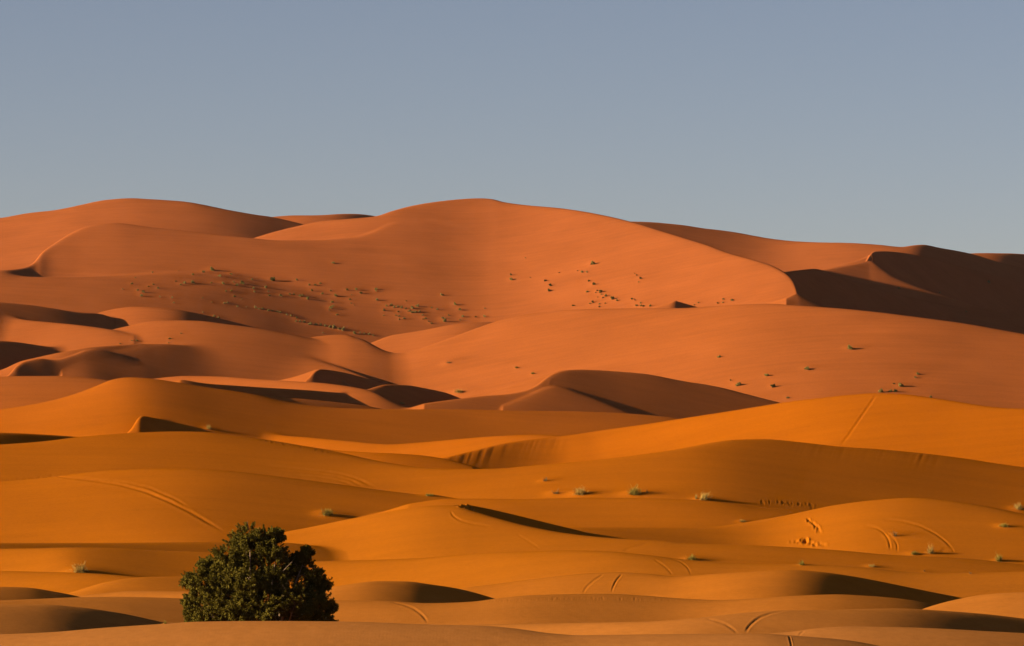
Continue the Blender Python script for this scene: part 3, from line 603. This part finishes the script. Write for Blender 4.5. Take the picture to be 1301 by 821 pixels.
def plant_mat(name, col, var=.35, trans=.0, scale=3.0):
    m, nt, bs = new_mat(name); col = [c * .8 for c in col]
    N, L = nt.nodes.new, nt.links.new
    geo = N('ShaderNodeNewGeometry')
    nz = N('ShaderNodeTexNoise'); nz.inputs['Scale'].default_value = scale; nz.inputs['Detail'].default_value = 2
    L(geo.outputs['Position'], nz.inputs['Vector'])
    ad = N('ShaderNodeMath'); ad.operation = 'ADD'; L(nz.outputs['Fac'], ad.inputs[0]); L(geo.outputs['Random Per Island'], ad.inputs[1])
    mr = N('ShaderNodeMapRange'); mr.inputs['From Min'].default_value = .3; mr.inputs['From Max'].default_value = 1.7
    mr.inputs['To Min'].default_value = 1 - var; mr.inputs['To Max'].default_value = 1 + var
    L(ad.outputs[0], mr.inputs['Value'])
    vm = N('ShaderNodeVectorMath'); vm.operation = 'SCALE'; vm.inputs[0].default_value = col; L(mr.outputs[0], vm.inputs['Scale'])
    L(vm.outputs[0], bs.inputs['Base Color'])
    bs.inputs['Roughness'].default_value = .75
    return m

def leaves(P, size, rng, long=2.2, up=.3):
    """one small leaf-sized quad at every point"""
    n = len(P)
    a = rng.normal(size=(n, 3)); a[:, 2] += up; a /= np.linalg.norm(a, axis=1)[:, None]
    b = rng.normal(size=(n, 3)); b -= (a * b).sum(1)[:, None] * a; b /= np.linalg.norm(b, axis=1)[:, None]
    s = (size * rng.uniform(.6, 1.3, n))[:, None]
    a = a * s * long * .5; b = b * s * .5
    V = np.stack([P - a, P + b * .9, P + a, P - b * .9], 1).reshape(-1, 3)
    return V, np.arange(n * 4).reshape(-1, 4)

def tube(path, radii, seg=7):
    path = [Vector(p) for p in path]; V = []; Fc = []
    for i, p in enumerate(path):
        t = (path[min(i + 1, len(path) - 1)] - path[max(i - 1, 0)]).normalized()
        u = t.orthogonal().normalized(); w = t.cross(u)
        for k in range(seg):
            q = 2 * math.pi * k / seg; V.append(p + (u * math.cos(q) + w * math.sin(q)) * radii[i])
    for i in range(len(path) - 1):
        for k in range(seg): Fc.append((i * seg + k, i * seg + (k + 1) % seg, (i + 1) * seg + (k + 1) % seg, (i + 1) * seg + k))
    return np.array(V), np.array(Fc)

def join(parts):
    V = []; Fc = []; n = 0
    for v, f in parts: V.append(v); Fc.append(f + n); n += len(v)
    return np.concatenate(V), np.concatenate(Fc)

# far shrubs: cushions of twiggy leaf clumps, unit width, foot at the origin
M_SHRUB = [plant_mat('shrub_olive', (.20, .165, .05), .4), plant_mat('shrub_grey_green', (.235, .185, .065), .35), plant_mat('shrub_dark', (.10, .085, .025), .35)]
def shrub_mesh(seed, mat):
    r = np.random.default_rng(seed); P = []
    for k in range(r.integers(6, 11)):
        th = r.uniform(0, 2 * math.pi); rad = r.uniform(0, .33)
        c = np.array([rad * math.cos(th), rad * math.sin(th), r.uniform(.06, .34)]); q = r.uniform(.1, .19)
        d = r.normal(size=(60, 3)); d /= np.linalg.norm(d, axis=1)[:, None]
        P.append(c + d * q * r.uniform(.4, 1.05, (60, 1)))
    P = np.concatenate(P); P[:, 2] = np.maximum(P[:, 2], -.04)
    V, Fc = leaves(P, .085, r)
    st = [tube([(0, 0, -.2), (r.uniform(-.1, .1), r.uniform(-.1, .1), .1), (r.uniform(-.3, .3), r.uniform(-.3, .3), .3)], [.02, .015, .006], 4) for _ in range(5)]
    V, Fc = join([(V, Fc)] + st)
    return mesh_from('desert_shrub', V, Fc, mat)
SHRUBS = [shrub_mesh(40 + i, M_SHRUB[i % 3]) for i in range(9)]

def put_shrub(px, py, w, label, group, kind):
    g = ground_at(px, py + w * .18)
    if g is None: return None
    s = w * g.length / F
    me = SHRUBS[kind]
    o = add_obj('desert_shrub', me, label=label, category='shrub')
    if group: o['group'] = group
    z = ground_z(g.x, g.y)
    o.location = (g.x, g.y, z - .03 * s)
    s *= random.uniform(.8, 1.02); o.scale = (s * random.uniform(.9, 1.2), s, s * random.uniform(.95, 1.45)); o.rotation_euler = (0, 0, random.uniform(0, 6.28))
    return o

for phrase, pts in PATCHES:
    n = len(pts)
    pick = {}
    order = sorted(range(n), key=lambda i: -pts[i][2])
    def take(key, i, text):
        if i not in pick: pick[i] = text
    if n == 1: pick[0] = 'lone shrub of ' + phrase
    elif n == 2:
        big, small = order
        pick[big] = 'bigger shrub of ' + phrase; pick[small] = 'smaller shrub of ' + phrase
    else:
        if pts[order[0]][2] > pts[order[1]][2]: take('big', order[0], 'biggest shrub in ' + phrase)
        take('l', min(range(n), key=lambda i: pts[i][0]), 'leftmost shrub in ' + phrase)
        take('r', max(range(n), key=lambda i: pts[i][0]), 'rightmost shrub in ' + phrase)
        take('t', min(range(n), key=lambda i: pts[i][1]), 'topmost shrub in ' + phrase)
        take('b', max(range(n), key=lambda i: pts[i][1]), 'lowest shrub in ' + phrase)
        rest = [i for i in range(n) if i not in pick]
        if len(rest) == 1: pick[rest[0]] = 'middle shrub in ' + phrase
        elif len(rest) == 2:
            a, b = sorted(rest, key=lambda i: pts[i][0])
            pick[a] = 'inner left shrub in ' + phrase; pick[b] = 'inner right shrub in ' + phrase
        elif len(rest) <= 6:
            for q, i in enumerate(sorted(rest, key=lambda i: pts[i][0])):
                pick[i] = ['first', 'second', 'third', 'fourth', 'fifth', 'sixth'][q] + ' inner shrub from the left in ' + phrase
    for i, (px, py, w) in enumerate(pts):
        pale = 'pale' in phrase or 'line' in phrase or 'thicket' in phrase
        kind = random.choice([1, 4, 7] if pale and random.random() < .7 else ([2, 5, 8] if px > 600 and random.random() < .5 else [0, 3, 6, 1]))
        if px > 900 and 430 < py < 520: w *= 1.3
        put_shrub(px, py, w, pick.get(i, 'small inner shrub of ' + phrase), phrase.replace('the ', '', 1), kind)
for px, py, w, lab in LONE: put_shrub(px, py, w, lab, None, 0 if px != 346.5 else 2)

# nearer tufts: sheaves of fine curved stalks
M_TUFT = dict(pale=plant_mat('dry_stalks', (.37, .255, .07), .35), green=plant_mat('green_stalks', (.22, .175, .035), .35), dead=plant_mat('dead_stalks', (.13, .095, .045), .35))
def tuft_mesh(seed, kind, ratio):
    """unit width, height = ratio: an untidy cushion of stalks leaning every way, some lying on the sand"""
    r = np.random.default_rng(seed); V = []; Fc = []
    n = dict(pale=340, green=360, dead=80)[kind]
    skew = r.normal(0, .08, 2)
    for k in range(n):
        th = r.uniform(0, 2 * math.pi); el = math.asin(r.uniform(.03, .97)); L = r.uniform(.4, 1.08) * (1 + .22 * math.sin(3 * th + seed))
        d = np.array([math.cos(th) * math.cos(el) * .5, math.sin(th) * math.cos(el) * .5, math.sin(el) * ratio * .95]) * L
        d[:2] += skew * L
        p0 = np.array([*(r.normal(0, .07, 2)), -.05]); p1 = p0 + d * .55 + r.normal(0, .03, 3); p2 = p0 + d + r.normal(0, .04, 3) - [0, 0, .05 * L * (1 - math.sin(el))]
        wv = r.uniform(.007, .018); an = r.uniform(0, math.pi); fw = np.array([math.cos(an), math.sin(an), 0])
        b = len(V)
        V += [p0 - fw * wv, p0 + fw * wv, p1 + fw * wv * .8, p1 - fw * wv * .8, p2 + fw * wv * .3, p2 - fw * wv * .3]
        Fc += [(b, b + 1, b + 2, b + 3), (b + 3, b + 2, b + 4, b + 5)]
        for q in range(1):      # side twigs with small leaves
            t = r.uniform(.2, 1.0); c = p1 * (1 - t) + p2 * t
            e = c + r.normal(0, .055, 3) * [1, 1, .9]; b = len(V); an = r.uniform(0, math.pi); fw = np.array([math.cos(an), math.sin(an), 0])
            V += [c - fw * .006, c + fw * .006, e + fw * .012, e - fw * .012]; Fc += [(b, b + 1, b + 2, b + 3)]
    return mesh_from('grass_tuft', np.array(V), np.array(Fc), M_TUFT[kind])
for i, (px, py, w, h, kind, lab) in enumerate(TUFTS):
    g = ground_at(px, py)
    if g is None: continue
    s = w * g.length / F
    o = add_obj('grass_tuft', tuft_mesh(100 + i, kind, h / w), label=lab, category='grass tuft')
    o.location = (g.x, g.y, ground_z(g.x, g.y)); o.scale = (s, s, s)

# ------------------------------------------------------------------ the tree
M_LEAF = plant_mat('tamarisk_leaves', (.088, .074, .012), .6, scale=1.6)
M_BARK = plant_mat('tamarisk_bark', (.22, .16, .11), .25)
def build_tree():
    D = 189.0; sc = D / F
    bx = tan_x(330) * D; bz = ground_z(bx, D)
    root = bpy.data.objects.new('tamarisk_tree', None); COL.objects.link(root); root.location = (bx, D, bz)
    root['label'] = 'broad dense dark green tree standing alone in the foreground dunes'; root['category'] = 'tree'
    z0 = EYE + D * float(tan_y(790)) - bz           # height of the sight line over the foreground crest
    def loc(px, py): return (px - 330) * sc, z0 + (790 - py) * sc
    lob = [(318,688,21,0),(303,697,19,.5),(338,690,18,-.3),(352,684,11,.2),(330,712,27,.6),(352,708,17,-.4),(290,716,22,-.6),(298,735,24,.9),(262,722,13,.3),(272,738,22,.5),(252,744,19,-.7),(242,738,9,.1),
           (282,757,27,-.9),(312,748,29,-1.2),(345,742,27,-.7),(366,733,20,.6),(383,722,16,.2),(389,706,10,.0),(377,712,9,.4),(400,735,13,-.1),(404,752,19,.2),(405,770,20,-.4),(419,774,9,.3),(378,765,26,-1.0),
           (345,775,27,-1.4),(308,780,27,-1.3),(270,777,25,-.7),(247,768,15,.2),(243,782,9,-.3),(395,787,22,-.8),(330,790,28,1.0),(290,795,24,.8),(370,795,24,.8),(260,794,18,-.2),(412,792,14,.1),(325,740,30,1.6),(300,760,30,1.7),(360,765,30,1.6)]
    r = np.random.default_rng(5); P = []; cent = []
    for (px, py, rad, dep) in lob:
        x, z = loc(px, py); R = rad * sc; c = np.array([x, dep * 1.5, z]); cent.append((c, R))
        nsub = int(12 + 30 * R * R)
        for k in range(nsub):
            d = r.normal(size=3); d /= np.linalg.norm(d)
            q = c + d * R * r.uniform(.3, .93) * [1, 1.25, 1]
            sr = r.uniform(.10, .25)
            m = int(130 + 130 * (sr / .2) ** 2)
            e = r.normal(size=(m, 3)); e /= np.linalg.norm(e, axis=1)[:, None]
            P.append(q + e * sr * r.uniform(.25, 1.0, (m, 1)) * [1, 1, 1.15])
        for k in range(int(16 + 20 * R)):       # loose sprays that break the outline
            d = r.normal(size=3); d[2] = abs(d[2]) * .9 + .1; d /= np.linalg.norm(d)
            m = 60; t = np.linspace(.75, r.uniform(1.1, 1.35), m)[:, None]
            P.append(c + d * R * t + r.normal(0, .05, (m, 3)) * (1.6 - t))
    P = np.concatenate(P); P = P[P[:, 2] > .12]
    V, Fc = leaves(P, .042, r, long=2.6, up=.5)
    add_obj('crown', mesh_from('tamarisk_crown', V, Fc, M_LEAF), root)
    # several crooked stems from one stool
    V, Fc = join([tube([(0, 0, -.5), (.05, .05, .15), (-.12, 0, .6), (-.1, .1, 1.1)], [.3, .24, .19, .15], 9)])
    tr = add_obj('trunk', mesh_from('tamarisk_trunk', V, Fc, M_BARK, True), root)
    for k, i in enumerate((0, 5, 9, 12, 15, 20, 23, 26, 17)):
        c, R = cent[i]; a = np.array([-.1, .1, .95]) * (1 if k % 2 else .7); mid = a * .5 + c * .5 + [0, 0, -.2] + r.normal(0, .15, 3)
        V, Fc = tube([a - [0, 0, .1], a * .8 + mid * .2, mid, mid * .4 + c * .6, c], [.12, .1, .07, .045, .02], 6)
        tw = []
        for q in range(6):
            t = r.uniform(.3, 1); p = mid * (1 - t) + c * t; e = p + r.normal(0, .5, 3) + [0, 0, .2]
            tw.append(tube([p, (p + e) / 2 + r.normal(0, .05, 3), e], [.025, .017, .006], 4))
        V, Fc = join([(V, Fc)] + tw)
        add_obj('branch', mesh_from('tamarisk_branch', V, Fc, M_BARK, True), root)
    return root
if not DEBUG: build_tree()
